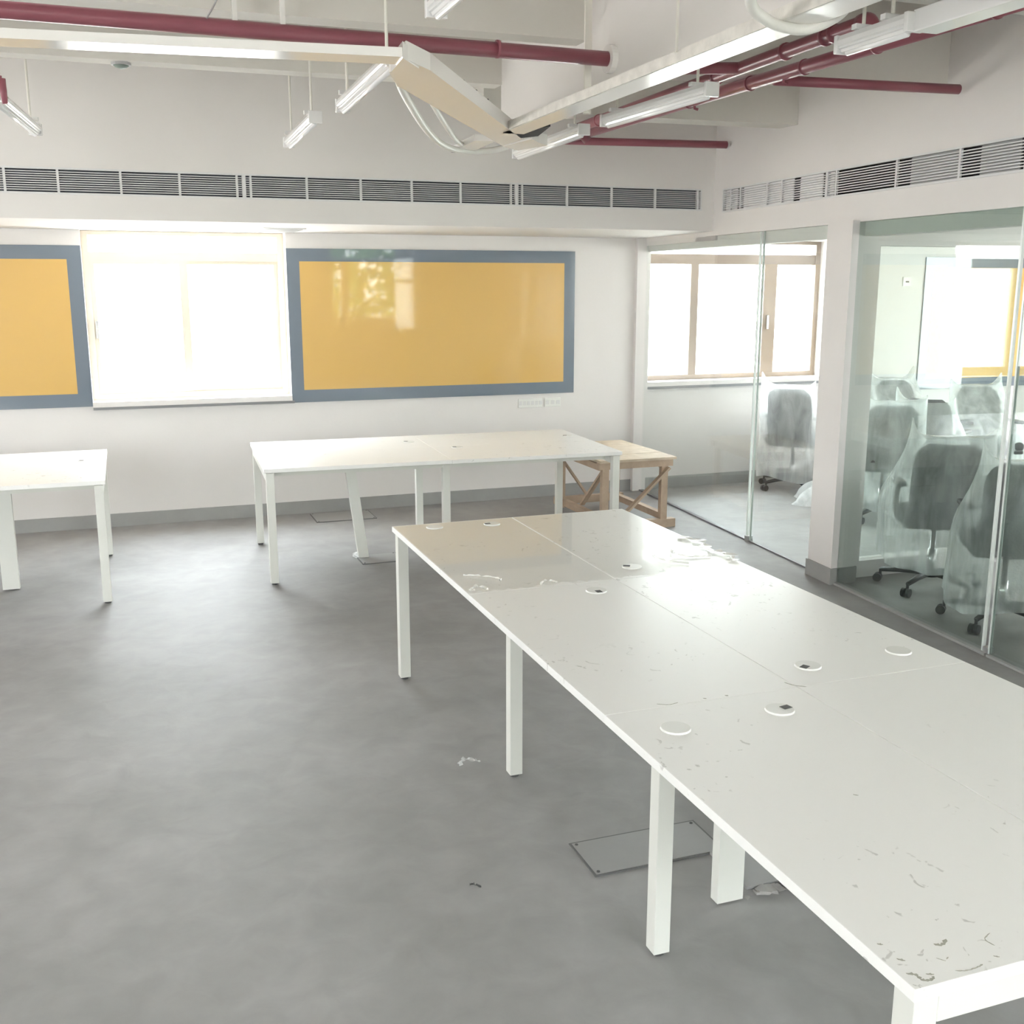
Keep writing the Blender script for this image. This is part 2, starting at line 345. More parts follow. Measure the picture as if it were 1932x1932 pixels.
# ------------------------------------------------------------------ glass wall on the right
def pane(name, y0, y1, m='tint', top=2.232, off=.02):
    o = struct(name, RB(y0, y1, off, off + .012, .012, top), m)
    return o
p1 = pane('window_9', 6.70, 8.74, m='glass'); p2 = pane('door_1', 5.76, 6.645, m='glass')
p3 = pane('window_10', 4.125, 5.46, off=-.008); p4 = pane('window_11', 1.52, 4.065, off=-.008)
link('glass_edge', RB(6.690, 6.70, .018, .034, .012, 2.232), 'edge', p1); link('glass_edge', RB(6.645, 6.653, .018, .034, .012, 2.232), 'edge', p2)
link('glass_edge', RB(4.112, 4.125, -.010, .008, .012, 2.232), 'edge', p3); link('glass_edge', RB(4.065, 4.076, -.010, .008, .012, 2.232), 'edge', p4)
link('floor_track', RB(6.70, 8.74, .005, .05, 0, .012), 'sill', p1); link('floor_track', RB(5.76, 6.645, .012, .04, 0, .010), 'sill', p2)
link('floor_track', RB(4.08, 5.46, -.03, .03, 0, .014), 'skirt', p3); link('floor_track', RB(1.52, 4.065, -.03, .03, 0, .012), 'skirt', p4)
for p, y in ((p1, 6.672), (p3, 4.094)):
    link('floor_bracket', RB(y - .020, y + .020, -.012 if y < 5 else .0, .03 if y < 5 else .05, 0, .04), 'metal', p)
# head casing behind the glass
struct('trim_3', RB(5.74, 8.76, .04, .14, 2.150, 2.262), 'wall'); struct('trim_4', RB(1.5, 5.47, .04, .14, 2.150, 2.262), 'wall')
struct('trim_5', (lambda b: (hexa(b, [(4.33, WY - .05, 0), (4.46, WY - .05, 0), (4.46, WY, 0), (4.33, WY, 0), (4.33, WY - .05, 2.266), (4.46, WY - .05, 2.266), (4.46, WY, 2.266), (4.33, WY, 2.266)]), b)[1])(bmesh.new()), 'wall')
# glazed partition between the two rooms, from the pillar to the right
bm = bmesh.new(); box(bm, 4.30, 4.40, 5.55, 5.65, 0, 2.25); box(bm, 4.40, 9.4, 5.55, 5.65, 0, .11); box(bm, 4.40, 9.4, 5.55, 5.65, 2.10, 2.25); box(bm, 7.9, 8.0, 5.55, 5.65, .11, 2.1)
pt = struct('wall_partition', bm, 'wall')
link('partition_pane', B(4.40, 7.9, 5.594, 5.604, .11, 2.10), 'glass', pt); link('partition_pane', B(8.0, 9.4, 5.594, 5.604, .11, 2.10), 'glass', pt)

# ================================================================== GLASS BOARDS
def board(label, x0, x1, z0, z1, bd=.1):
    t = thing('glass_board', label, 'board', ((x0 + x1) / 2, WY, z0), 0, 'yellow glass boards with grey borders')
    cx = (x0 + x1) / 2; a, b, h = x0 - cx, x1 - cx, z1 - z0
    bm = bmesh.new()
    box(bm, a, b, -.020, -.001, 0, bd); box(bm, a, b, -.020, -.001, h - bd, h); box(bm, a, a + bd, -.020, -.001, bd, h - bd); box(bm, b - bd, b, -.020, -.001, bd, h - bd)
    link('grey_border', bm, 'grey', t); link('yellow_panel', B(a + bd, b - bd, -.020, -.001, bd, h - bd), 'yellow', t)
    return t
board('large yellow glass board with grey border right of the bright window', 1.264, 3.744, .927, 2.147)
board('yellow glass board with grey border cut by the left photo edge', -2.73, -.248, .953, 2.151)
board('yellow glass board seen dimly through the right hand glass wall', 7.50, 9.35, .83, 2.13)

# switch plates under the right end of the board
def plate(x0, x1, n, label):
    t = thing('switch_plate', label, 'switch', ((x0 + x1) / 2, WY, .808)); wd = x1 - x0
    link('plate', B(-wd / 2, wd / 2, -.010, 0, 0, .078, bev=.003), 'grom', t)
    for k in range(n):
        c = -wd / 2 + wd * (k + .5) / n; link('rocker', B(c - wd / n * .32, c + wd / n * .32, -.014, -.010, .022, .056, bev=.001), 'lamp', t)
plate(3.228, 3.452, 6, 'wide white switch plate on the wall under the board, left of the narrow one')
plate(3.472, 3.625, 3, 'narrow white switch plate on the wall below the right end of the board')
t = thing('switch_plate', 'small white socket plate on the room wall behind the glass', 'switch', (7.29, WY - .006, 1.85))
link('plate', B(-.05, .05, -.01, 0, 0, .09, bev=.003), 'grom', t); link('socket', B(-.02, .02, -.012, -.01, .035, .05), 'slot', t)

# ================================================================== AIR GRILLES
def grille(label, x0, x1, bars, n=9):
    t = thing('air_grille', label, 'grille', (x0, BY, 2.412), 0, 'linear air grilles in the bulkhead'); L_ = x1 - x0; H_ = .16
    bm = bmesh.new(); f = .012
    box(bm, 0, L_, -.006, .02, 0, f); box(bm, 0, L_, -.006, .02, H_ - f, H_); box(bm, 0, f, -.006, .02, f, H_ - f); box(bm, L_ - f, L_, -.006, .02, f, H_ - f)
    link('grille_frame', bm, 'slat', t)
    for b in bars: link('mullion', B(b - x0 - .007, b - x0 + .007, -.004, .012, f, H_ - f), 'slat', t)
    me = B(f, L_ - f, -.001, .012, -.0024, .0024); first = link('slat', me, 'slat', t)
    pitch = (H_ - 2 * f) / (n + 1)
    for k in range(n):
        o = first if k == 0 else first.copy()
        if k: COL.objects.link(o)
        o.location = (0, 0, f + pitch * (k + 1))
grille('long slatted grille at the left end of the bulkhead, above the bright window', -.95, .815, [-.606, -.305, .06, .414, .771])
grille('long slatted grille in the middle of the bulkhead, above the yellow board', .815, 2.705, [.858, 1.223, 1.586, 1.94, 2.29, 2.663])
grille('slatted grille at the right end of the bulkhead, next to the corner', 2.705, 4.195, [2.747, 3.094, 3.447, 3.803, 4.16])
grille('slatted grille cut by the left photo edge of the bulkhead', -2.75, -.95, [-2.0, -1.4])
# right wall grille: slats run along the out-of-square wall
def grille_r(label, y0, y1, bars, n=9):
    t = thing('air_grille', label, 'grille', rw(y1, 0, 2.392), 0); base = Vector(rw(y1, 0, 2.392))
    def rel(a, b, o0, o1, z0, z1):
        bm = RB(a, b, o0, o1, 2.392 + z0, 2.392 + z1); bmesh.ops.translate(bm, verts=bm.verts[:], vec=-base); return bm
    H_ = .17; f = .012
    bm = bmesh.new()
    for a in ((y0, y1, 0, f), (y0, y1, H_ - f, H_), (y0, y0 + f, f, H_ - f), (y1 - f, y1, f, H_ - f)):
        rbox(bm, a[0], a[1], -.008, .012, 2.392 + a[2], 2.392 + a[3])
    bmesh.ops.translate(bm, verts=bm.verts[:], vec=-base); link('grille_frame', bm, 'slat', t)
    for b in bars: link('mullion', rel(b - .008, b + .008, -.004, .01, f, H_ - f), 'slat', t)
    pitch = (H_ - 2 * f) / (n + 1); first = link('slat', rel(y0 + f, y1 - f, -.002, .016, -.003, .003), 'slat', t)
    for k in range(n):
        o = first if k == 0 else first.copy()
        if k: COL.objects.link(o)
        o.location = (0, 0, f + pitch * (k + 1))
grille_r('slatted grille on the right wall over the glass, nearest the corner', 5.85, 7.25, [7.13, 6.98, 6.6, 6.4])
grille_r('slatted grille on the right wall running out of the right photo edge', 3.0, 5.85, [5.75, 5.15, 4.62, 4.15, 3.6])
# behind that grille: added white panels imitate lit space, plus grey panels and dark gaps
for (a, b, m, o) in ((7.06, 7.24, 'wall', .03), (6.28, 6.97, 'wall', .03), (5.93, 6.20, 'wall', .035), (5.80, 5.9, 'wall', .035), (4.66, 5.06, 'duct', .05), (4.22, 4.50, 'duct', .05), (3.4, 4.05, 'duct', .06)):
    if b > 5.8: tag(struct('lit_bay_panel', RB(a, b, .020, .026, 2.393, 2.561), 'lit_bay'))
    else: tag(struct('trim_7', RB(a, b, o - .02, o - .01, 2.393, 2.561), m))
struct('void_shade_sheet', RB(1.6, 7.5, .45, .5, 2.31, 3.3), 'dark')  # added black sheet, its colour stands in for the unlit void
# grille in the underside of the bulkhead
t = thing('ceiling_grille', 'thin dark slot grille in the underside above the bright window', 'grille', (1.0, 8.02, 2.266))
link('grille_frame', B(0, .31, 0, .50, -.008, 0), 'slat', t)
for k in range(6): link('slat', B(.02, .29, .03 + k * .08, .07 + k * .08, -.012, -.008), 'duct', t)

# ================================================================== BENCH TABLES
def bench(label, origin, rz, n_mod, width, mod=1.2, grom=(), riser=None, lean=0, mids=True):
    """local x along the length, y across; origin = near left corner on the floor"""
    t = thing('bench_table', label, 'table', origin, rz, None)
    Ln = n_mod * mod; D = width; top0, top1 = .725, .75; g = .0008
    for i in range(n_mod):
        for j in (0, 1):
            link('tabletop', B(i * mod + (g if i else 0), (i + 1) * mod - (g if i < n_mod - 1 else 0), j * D / 2 + (g if j else 0), (j + 1) * D / 2 - (0 if j else g), top0, top1, bev=.0012), 'lam', t)
    lw = .05; ins = .155
    legs = [(.012, .012), (.012, D - lw - .012), (Ln - lw - .012, .012), (Ln - lw - .012, D - lw - .012)]
    for i in range(1, n_mod):
        legs += [(i * mod - lw / 2, ins), (i * mod - lw / 2, D - ins - lw)]
    first = None
    for (x, y) in legs:
        if first is None:
            first = link('leg', B(0, lw, 0, lw, .012, .72, bev=.002), 'powder', t); o = first
            link('foot_pad', T([(lw / 2, lw / 2, 0), (lw / 2, lw / 2, .014)], .018, 10), 'slot', first)
        else: o = dup(first, t)
        o.location = (x, y, 0)
    for x in (.012, Ln - .012 - lw):
        link('end_rail', B(x, x + lw, lw + .012, D - lw - .012, .665, .72, bev=.002), 'powder', t)
    for i in range(1, n_mod):
        link('cross_rail', B(i * mod - lw / 2, i * mod + lw / 2, ins + lw, D - ins - lw, .67, .72), 'powder', t)
    for y in (ins + .005, D - ins - .045):
        edges = [.062] + [i * mod for i in range(1, n_mod)] + [Ln - .062]
        for a, b in zip(edges, edges[1:]):
            link('long_rail', B(a + .026 if a > .1 else a, b - .026 if b < Ln - .1 else b, y, y + .04, .675, .715), 'powder', t)
    link('cable_tray', (lambda b: (box(b, .3, Ln - .3, D / 2 - .09, D / 2 + .09, .615, .618), box(b, .3, Ln - .3, D / 2 - .09, D / 2 - .087, .618, .66), box(b, .3, Ln - .3, D / 2 + .087, D / 2 + .09, .618, .66), b)[3])(bmesh.new()), 'powder', t)
    for (x, y, ang, slotted) in grom:
        bm = T([(0, 0, 0), (0, 0, .0045)], [.040, .038], 24); gr = link('grommet_cover', bm, 'grom', t)
        gr.location = (x, y, .75); gr.rotation_euler = (0, 0, ang)
        if slotted: link('cable_slot', B(.008, .036, -.011, .011, .0035, .0052), 'slot', gr)
    if riser:
        x, y, wx, wy, dx = riser
        vs = [(x, y, .008), (x + wx, y, .008), (x + wx, y + wy, .008), (x, y + wy, .008), (x + dx, y, .66), (x + wx + dx, y, .66), (x + wx + dx, y + wy, .66), (x + dx, y + wy, .66)]
        bm = bmesh.new(); hexa(bm, vs); link('cable_riser', bm, 'powder', t)
    return t
# near bench: local x runs along world y (rz = 90deg -> local y points to -x), so start at its right near corner
T1 = bench('long white bench table of six tops running out of the near right corner', (2.335, 1.218, 0), R(90), 3, 1.2,
           grom=[(2.545, .461, R(60), 1), (2.28, .738, R(180), 1), (1.332, .472, R(120), 1), (1.071, .744, R(-80), 1), (3.485, .74, R(90), 1), (3.512, 1.015, R(200), 0), (1.348, .128, R(30), 0), (1.057, 1.066, R(0), 0)],
           riser=(1.345, .65, .04, .09, 0))
T2 = bench('white two-bay bench table standing under the yellow board', (.765, 6.64, 0), R(-2.4), 2, 1.2,
           grom=[(1.10, .88, R(160), 1), (1.37, .52, R(180), 1), (2.31, .83, R(160), 1)], riser=(.655, .515, .07, .05, -.078))
T0 = bench('white bench table cut by the left photo edge', (-2.555, 6.57, 0), 0, 2, 1.28,
           grom=[(2.27, .78, R(160), 1), (1.02, .78, R(20), 1)], riser=(1.745, .515, .098, .05, 0))

# dried glue and dirt smears on the near corner of the near bench (wear of its tops)
def smear(pts, wd):
    bm = bmesh.new(); rows = []; P = spline([(y - 1.218, 2.335 - x, .7501) for x, y in pts], 5)
    for i, p in enumerate(P):
        d = (P[min(i + 1, len(P) - 1)] - P[max(i - 1, 0)]).normalized(); sd = Vector((-d.y, d.x, 0))
        k = wd * (.5 + .5 * abs(math.sin(i * 1.9 + len(pts)))) * (.25 if i in (0, len(P) - 1) else 1)
        rows.append([bm.verts.new(p - sd * k / 2), bm.verts.new(p + Vector((0, 0, .0006))), bm.verts.new(p + sd * k * (.3 + .3 * math.cos(i * 2.3)))])
    for a, b in zip(rows, rows[1:]):
        bm.faces.new((a[0], a[1], b[1], b[0])); bm.faces.new((a[1], a[2], b[2], b[1]))
    o = link('dried_smear', bm, 'smear', T1); o['label'] = 'grey dried smear'
for pts, wd in (([(1.150, 1.258), (1.163, 1.250), (1.164, 1.236), (1.176, 1.231), (1.188, 1.236)], .008), ([(1.180, 1.246), (1.192, 1.240)], .006), ([(1.250, 1.308), (1.262, 1.302), (1.280, 1.312)], .009),
                ([(1.162, 1.296), (1.172, 1.286)], .007), ([(1.158, 1.342), (1.166, 1.336)], .006), ([(1.226, 1.274), (1.236, 1.262)], .002), ([(1.240, 1.266), (1.248, 1.270)], .003),
                ([(1.366, 1.300), (1.344, 1.288), (1.346, 1.268)], .003), ([(1.322, 1.246), (1.330, 1.240)], .004), ([(1.232, 1.236), (1.250, 1.230), (1.272, 1.231), (1.288, 1.234)], .004),
                ([(1.508, 2.432), (1.516, 2.426)], .010), ([(1.440, 2.434), (1.448, 2.428)], .006), ([(1.268, 2.300), (1.284, 2.290)], .005), ([(1.470, 1.818), (1.478, 1.810)], .004), ([(1.30, 2.44), (1.33, 2.425), (1.36, 2.43)], .004), ([(1.72, 2.46), (1.735, 2.43), (1.76, 2.41)], .005)):
    smear(pts, wd)

# protective film on the two far tops of the near bench, torn along the seam
for (x0, x1, lab) in ((1.14, 1.73, 'clear film sheet on the far left top of the near bench'), (1.74, 2.33, 'clear film sheet on the far right top of the near bench')):
    bm = bmesh.new(); n = 26; zt = .7508
    lo = [bm.verts.new((x0 + (x1 - x0) * i / n, 3.635 + random.uniform(-.012, .022), zt)) for i in range(n + 1)]
    hi = [bm.verts.new((x0 + (x1 - x0) * i / n, 4.805, zt)) for i in range(n + 1)]
    for i in range(n): bm.faces.new((lo[i], lo[i + 1], hi[i + 1], hi[i]))
    tag(link('protective_film', bm, 'film'), lab, 'film')
def curl(name, label, pts, wd, group=None, z=.7515, m='scrap'):
    bm = bmesh.new(); rows = []; P = spline(pts, 5)
    for i, p in enumerate(P):
        d = (P[min(i + 1, len(P) - 1)] - P[max(i - 1, 0)]).normalized(); s = Vector((-d.y, d.x, 0)); k = wd * (.55 + .45 * math.sin(i * 1.7)) * (1 if 0 < i < len(P) - 1 else .2)
        rows.append([bm.verts.new(p - s * k / 2 + Vector((0, 0, .004 * abs(math.sin(i))))), bm.verts.new(p + Vector((0, 0, .001))), bm.verts.new(p + s * k / 2 + Vector((0, 0, .008 * abs(math.cos(i * 1.3)))))])
    for a, b in zip(rows, rows[1:]):
        bm.faces.new((a[0], a[1], b[1], b[0])); bm.faces.new((a[1], a[2], b[2], b[1]))
    return tag(link(name, bm, m), label, 'film scrap', group)
curl('film_scrap', 'crumpled white film scrap along the right edge of the near bench', [(2.30, 4.16, .752), (2.335, 4.02, .757), (2.30, 3.90, .754), (2.335, 3.78, .756), (2.30, 3.69, .753)], .07)
curl('film_scrap', 'curled film strip beside the crumpled scrap on the near bench', [(2.19, 3.98, .752), (2.12, 3.90, .760), (2.16, 3.82, .753), (2.26, 3.80, .752)], .03)
curl('film_scrap', 'thin twisted film strip on the near bench by its right seam', [(2.05, 3.93, .752), (2.03, 3.80, .756), (2.11, 3.72, .752)], .016)
curl('film_scrap', 'thin white film thread on the left edge of the near bench', [(1.19, 3.86, .752), (1.24, 3.83, .754), (1.30, 3.76, .756), (1.295, 3.72, .752)], .012)
curl('film_scrap', 'small white film tatter at the left end of the bench seam', [(1.15, 3.64, .752), (1.185, 3.67, .760), (1.22, 3.64, .752)], .03)
curl('film_scrap', 'tiny white film tatter in the middle of the bench seam', [(1.43, 3.64, .752), (1.46, 3.66, .758), (1.50, 3.645, .752)], .022)
curl('plastic_scrap', 'small clear plastic scrap lying on the open floor', [(1.135, 3.76, .004), (1.16, 3.775, .020), (1.20, 3.76, .014), (1.225, 3.765, .004)], .035, m='sheet')
curl('dirt_scrap', 'tiny dark shred on the floor near the plastic scrap', [(.915, 2.93, .002), (.925, 2.922, .006), (.945, 2.905, .002)], .010, m='slot')

# floor boxes
def floor_box(label, x0, x1, y0, y1, lip=.006, m='lid'):
    t = thing('floor_box', label, 'floor box', (x0, y0, 0), 0); w_, d_ = x1 - x0, y1 - y0
    bm = bmesh.new(); f = .008
    box(bm, 0, w_, 0, f, .0005, .0045); box(bm, 0, w_, d_ - f, d_, .0005, .0045); box(bm, 0, f, f, d_ - f, .0005, .0045); box(bm, w_ - f, w_, f, d_ - f, .0005, .0045)
    link('frame_gap', bm, 'gap', t); link('lid', B(f, w_ - f, f, d_ - f, .0005, lip), m, t)
    for x in (.02, w_ - .02):
        for y in (.02, d_ - .02): link('screw', T([(x, y, lip), (x, y, lip + .002)], .006, 8), 'slot', t)
floor_box('flat floor box lid under the near bench, beside the third leg', 1.31, 1.79, 2.84, 3.06)
floor_box('pale floor box under the leaning riser of the far bench', 1.43, 1.72, 6.96, 7.21)
floor_box('flat floor box lid by the back wall under the far bench', 1.36, 1.85, 8.37, 8.71)
t = thing('floor_box', 'broken floor box edge behind the near bench riser', 'floor box', (1.71, 2.58, 0))
link('lid', B(.02, .34, .03, .26, .0005, .012), 'lid', t)
bm = bmesh.new()
for k in range(16):
    a = random.uniform(0, .32); s = random.uniform(.008, .02); v, f = hexa(bm, [(a + sx * s * random.uniform(.6, 1.3), .0 + sy * s + random.uniform(-.01, .015), z) for z in (.0, s * random.uniform(.5, 1)) for sx, sy in ((-1, -1), (1, -1), (1, 1), (-1, 1))])
tag(link('rubble', bm, 'rubble', t), kind='stuff')
bm = bmesh.new(); bmesh.ops.create_icosphere(bm, subdivisions=3, radius=.028)
for v in bm.verts: v.co += v.co.normalized() * noise.noise(v.co * 60) * .012; v.co.z *= .75
o = link('plastic_wad', bm, 'sheet', smooth=True); o.location = (1.435, 7.17, .021); tag(o, 'crumpled plastic wad at the corner of the pale floor box', 'plastic wad')

# ================================================================== WOODEN TRESTLE
t = thing('wooden_trestle', 'low rough wooden work platform beside the far bench', 'trestle', (3.37, 7.30, 0), 0)
X1, Y1, H1 = .56, .92, .56
for y in (0, Y1 - .05):
    link('top_rail', B(-.03, X1 + .04, y, y + .05, H1 - .075, H1 - .018), 'wood', t); link('foot_rail', B(-.03, X1 + .07, y - .01, y + .055, .0, .065) if y == 0 else B(-.03, X1 + .04, y, y + .05, .05, .11), 'wood', t)
for x in (-.005, X1 - .05):
    link('side_rail', B(x, x + .05, .05, Y1 - .05, H1 - .09, H1 - .04), 'wood', t); link('side_stretcher', B(x, x + .05, .05, Y1 - .05, .06, .11), 'wood', t)
for x in (0, X1 - .055):
    for y in (.004, Y1 - .055): link('leg', B(x, x + .055, y, y + .045, .02, H1 - .018), 'wood', t)
for k in range(4):
    a = -.04 + k * (Y1 + .08) / 4; link('top_plank', B(-.04, X1 + .05, a + .003, a + (Y1 + .08) / 4 - .002, H1 - .018, H1 + random.uniform(-.001, .002)), 'ply', t)
link('brace', beam_between(bmesh.new(), (X1 + .0, -.012, H1 - .085), (.15, -.012, .10), .018, .045, (0, 1, 0)), 'wood', t)
link('brace', beam_between(bmesh.new(), (.02, Y1 - .01, H1 - .1), (.28, Y1 - .01, .10), .018, .04, (0, 1, 0)), 'wood', t)
link('brace', beam_between(bmesh.new(), (.05, .08, H1 - .09), (.05, .5, .12), .018, .04, (1, 0, 0)), 'wood', t)

# ================================================================== PIPES
t = thing('sprinkler_pipe', 'thick maroon sprinkler pipe crossing the upper left of the ceiling', 'pipe', (0, 4.2, 2.766))
link('pipe_run', T([(-5.19, 0, .02), (1.935, 0, -.005)], .029, 20), 'red', t, True)
link('wall_flange', T([(1.925, 0, -.005), (1.949, 0, -.005)], .055, 24), 'tray', t)
for x in (-1.2, 1.45): link('coupling', T([(x, 0, 0), (x + .012, 0, 0)], .034, 20), 'red', t, True)
for x in (-.75, .45, .62): link('hanger', B(x, x + .018, -.012, .012, .025, .534), 'tray', t)
t = thing('sprinkler_pipe', 'maroon sprinkler main with bypass loop and branches on the right', 'pipe', (3.02, 4.0, 2.836))
link('main_pipe', T([(-.02, 3.29, .02), (.06, -2.4, 0)], .031, 20), 'red', t, True)
LX = -.30
MX = lambda y: -.02 + .08 * (3.29 - y) / 5.69
MZ = lambda y: .02 * (y + 2.4) / 5.69
lo = link('bypass_pipe', T(arc_path([(-.14, 2.56, -.07), (-.215, 2.56, 0), (LX, -.42, 0), (LX, -.42, -.09)], .035, 7), .029, 16), 'red', t, True)
link('elbow', T(arc_path([(LX + .005, -.36, 0), (LX, -.42, 0), (LX, -.42, -.09)], .04, 7), .036, 16), 'red', lo, True)
for y in (2.2, .75, .15, -.14, -.2): link('coupling', T([(LX + .03 * (y + .42), y, 0), (LX + .03 * (y + .42), y + .016, 0)], .036, 18), 'red', lo, True)
link('stub_branch', T([(LX + .03, .53, 0), (-.52, .63, 0)], .026, 14), 'red', t, True)
link('branch_pipe', T([(.04, .735, 0), (1.06, .63, 0)], .024, 16), 'red', t, True)
link('branch_pipe', T([(-.02, 3.29, .02), (1.235, 3.17, .03)], .026, 16), 'red', t, True)
for y in (1.5, .9, .45, -.05, -.7): link('clamp', T([(MX(y), y, MZ(y)), (MX(y), y + .012, MZ(y))], .036, 18), 'red', t, True)
for y in (1.45, .62): link('nozzle', T([(MX(y), y, MZ(y) - .025), (MX(y), y, MZ(y) - .042), (MX(y) + .02, y, MZ(y) - .046)], .008, 8), 'red', t)
for y in (2.9, 1.3): link('hanger', T([(0, y, .03), (0, y, .464)], .006, 8), 'red', t)
t = thing('sprinkler_pipe', 'short maroon drop pipe at the left photo edge', 'pipe', (-.385, 5.0, 2.585))
link('drop_pipe', T([(.0, 0, .09), (-.06, 0, .10), (-.30, 0, .10)], .017, 12), 'red', t, True); link('drop_leg', T([(0, 0, .095), (.006, 0, 0)], [.016, .011], 12), 'red', t, True)
link('hanger', T([(-.05, 0, .11), (-.05, 0, .715)], .005, 8), 'rod', t)

# ================================================================== CABLE TRAYS, CONDUITS, TRUNKING
t = thing('cable_tray', 'white cable tray that crosses the left, turns and follows the girder', 'cable tray', (0, 0, 2.56))
zb, zh = 0.0, .035
def chan(bm, poly, z0=0.0, z1=.035, th=.004):
    """closed box channel following a plan polygon (list of xy)"""
    lo = [bm.verts.new((x, y, z0)) for x, y in poly]; hi = [bm.verts.new((x, y, z1)) for x, y in poly]; n = len(poly)
    bm.faces.new(lo[::-1]); bm.faces.new(hi)
    for i in range(n): bm.faces.new((lo[i], lo[(i + 1) % n], hi[(i + 1) % n], hi[i]))
    return bm
link('tray_run', chan(bmesh.new(), [(-5.19, 3.70), (-1.2, 3.69), (.88, 3.44), (.915, 3.56), (-1.2, 3.81), (-5.19, 3.82)], .0, .028), 'tray', t)
link('tray_elbow', chan(bmesh.new(), [(.88, 3.435), (.97, 3.58), (.985, 3.93), (.90, 3.68)], -.004, .045), 'tray', t)
link('tray_diagonal', chan(bmesh.new(), [(.90, 3.47), (1.02, 3.62), (1.905, 5.13), (1.90, 5.40), (.985, 3.93), (.90, 3.70)], 0.0, .055), 'tray', t)
link('tray_elbow', chan(bmesh.new(), [(1.90, 5.40), (1.935, 5.08), (2.02, 5.20), (2.10, 5.29), (2.03, 5.53)], -.002, .05), 'tray', t)
link('tray_shade', chan(bmesh.new(), [(1.765, 4.86), (1.885, 5.12), (1.945, 5.02), (1.88, 4.70)], .004, .02), 'dark', t)  # black slab imitating the shaded hollow of the tray
link('tray_run', chan(bmesh.new(), [(1.725, 1.8), (1.835, 1.8), (1.845, 4.95), (1.735, 4.95)], 0.0, .004), 'tray', t)
link('tray_side', B(1.722, 1.728, 1.8, 4.9, .0, .036), 'dusty', t); link('tray_side', B(1.838, 1.844, 1.8, 4.9, .004, .036), 'tray', t)
link('tray_run', chan(bmesh.new(), [(1.70, 5.25), (1.80, 5.22), (1.83, 5.72), (1.73, 5.76)], .0, .03), 'tray', t)
for (x, y) in ((1.862, 4.28), (1.71, 2.2), (-1.2, 3.74), (-3.4, 3.76)): link('hanger', B(x, x + .03, y, y + .012, .0, .74), 'rod', t)
link('hanger', B(1.715, 1.722, 3.22, 3.228, .03, .74), 'rod', t)
for k in range(4): 
    a = k / 4; link('bolt', T([(1.18 + .45 * a, 3.96 + .75 * a, .055), (1.19 + .45 * a, 3.97 + .75 * a, .075)], .005, 6), 'slot', t)
o = link('flexible_conduit', T(spline([(.97, 3.88, 2.60), (1.08, 4.2, 2.58), (1.38, 4.95, 2.55), (1.62, 5.45, 2.55), (1.80, 5.65, 2.56), (1.93, 5.68, 2.57), (2.02, 5.62, 2.59)], 8), .016, 12), 'cond', smooth=True)
tag(o, 'lower white flexible conduit sagging beneath the diagonal tray', 'conduit', None)
o = link('flexible_conduit', T(spline([(1.02, 3.82, 2.60), (1.12, 4.08, 2.59), (1.42, 4.82, 2.57), (1.66, 5.40, 2.57), (1.78, 5.55, 2.58)], 8), .012, 12), 'cond', smooth=True)
tag(o, 'upper thinner white conduit hanging just under the diagonal tray', 'conduit', None)
o = link('flexible_conduit', T(spline([(1.50, 2.25, 2.76), (1.55, 2.52, 2.595), (1.66, 2.62, 2.553), (1.80, 2.66, 2.548), (1.86, 2.60, 2.57), (1.85, 2.50, 2.60)], 8), .015, 12), 'cond', smooth=True)
tag(o, 'white conduit loop sagging below the girder tray at the top edge', 'conduit', None)
t = thing('ceiling_trunking', 'plain white boxed trunking at the top right of the ceiling', 'trunking', (2.265, 2.785, 2.60))
link('trunking_body', B(0, .09, -2.2, 0, 0, .062, bev=.003), 'lamp', t)
for y in (-.25, -1.4): link('hanger', B(.035, .05, y, y + .015, .062, .70), 'rod', t)
o = link('loose_wire', T(spline([(.36, 4.2, 2.79), (.38, 4.0, 2.81), (.40, 3.85, 2.86), (.405, 3.75, 2.95), (.40, 3.7, 3.30)], 6), .0035, 8), 'duct'); tag(o, 'thin dark wire looping over the left maroon pipe', 'wire')
t = thing('ceiling_sensor', 'small round detector under a ceiling rib at the left', 'detector', (.085, 5.63, 2.884))
link('sensor_base', T([(0, 0, 0), (0, 0, -.012)], [.045, .045], 20), 'duct', t); link('sensor_dome', T([(0, 0, -.012), (0, 0, -.022), (0, 0, -.028)], [.036, .026, .008], 18), 'sensor', t, True)

# ================================================================== LIGHT FITTINGS
def fitting_mesh(L_):
    prof = [(-.030, .030), (-.030, .016), (-.024, .012), (-.024, .006), (-.018, .004), (-.014, -.004), (0, -.008), (.014, -.004), (.018, .004), (.024, .006), (.024, .012), (.030, .016), (.030, .030), (.022, .046), (-.022, .046)]
    bm = bmesh.new(); a = [bm.verts.new((x, 0, z)) for x, z in prof]; b = [bm.verts.new((x, L_, z)) for x, z in prof]; n = len(prof)
    for i in range(n): bm.faces.new((a[i], b[i], b[(i + 1) % n], a[(i + 1) % n]))
    bm.faces.new(a); bm.faces.new(b[::-1]); bmesh.ops.recalc_face_normals(bm, faces=bm.faces[:]); return bm
def fitting(label, p, L_, ang=0, rods=(.12, .88), z=2.608):
    t = thing('batten_light', label, 'ceiling light', (p[0], p[1], z), ang, 'white batten lights hung on rods')
    link('housing', fitting_mesh(L_), 'lamp', t)
    bm = bmesh.new(); tube(bm, [(0, .03, -.006), (0, L_ - .03, -.006)], .011, 12); link('lens', bm, 'lens', t, True)
    for y in (-.004, L_ - .014): link('end_cap', B(-.032, .032, y, y + .018, -.008, .048, bev=.003), 'lamp', t)
    for f in rods:
        y = L_ * f
        link('bracket', B(-.036, .036, y - .012, y + .012, .046, .062), 'lamp', t); link('rod', T([(0, y, .06), (0, y, 3.3 - z)], .006, 8), 'rod', t)
    return t
fitting('batten light at centre left, beside the bend of the white tray', (.945, 3.80), 1.07, R(-1.5))
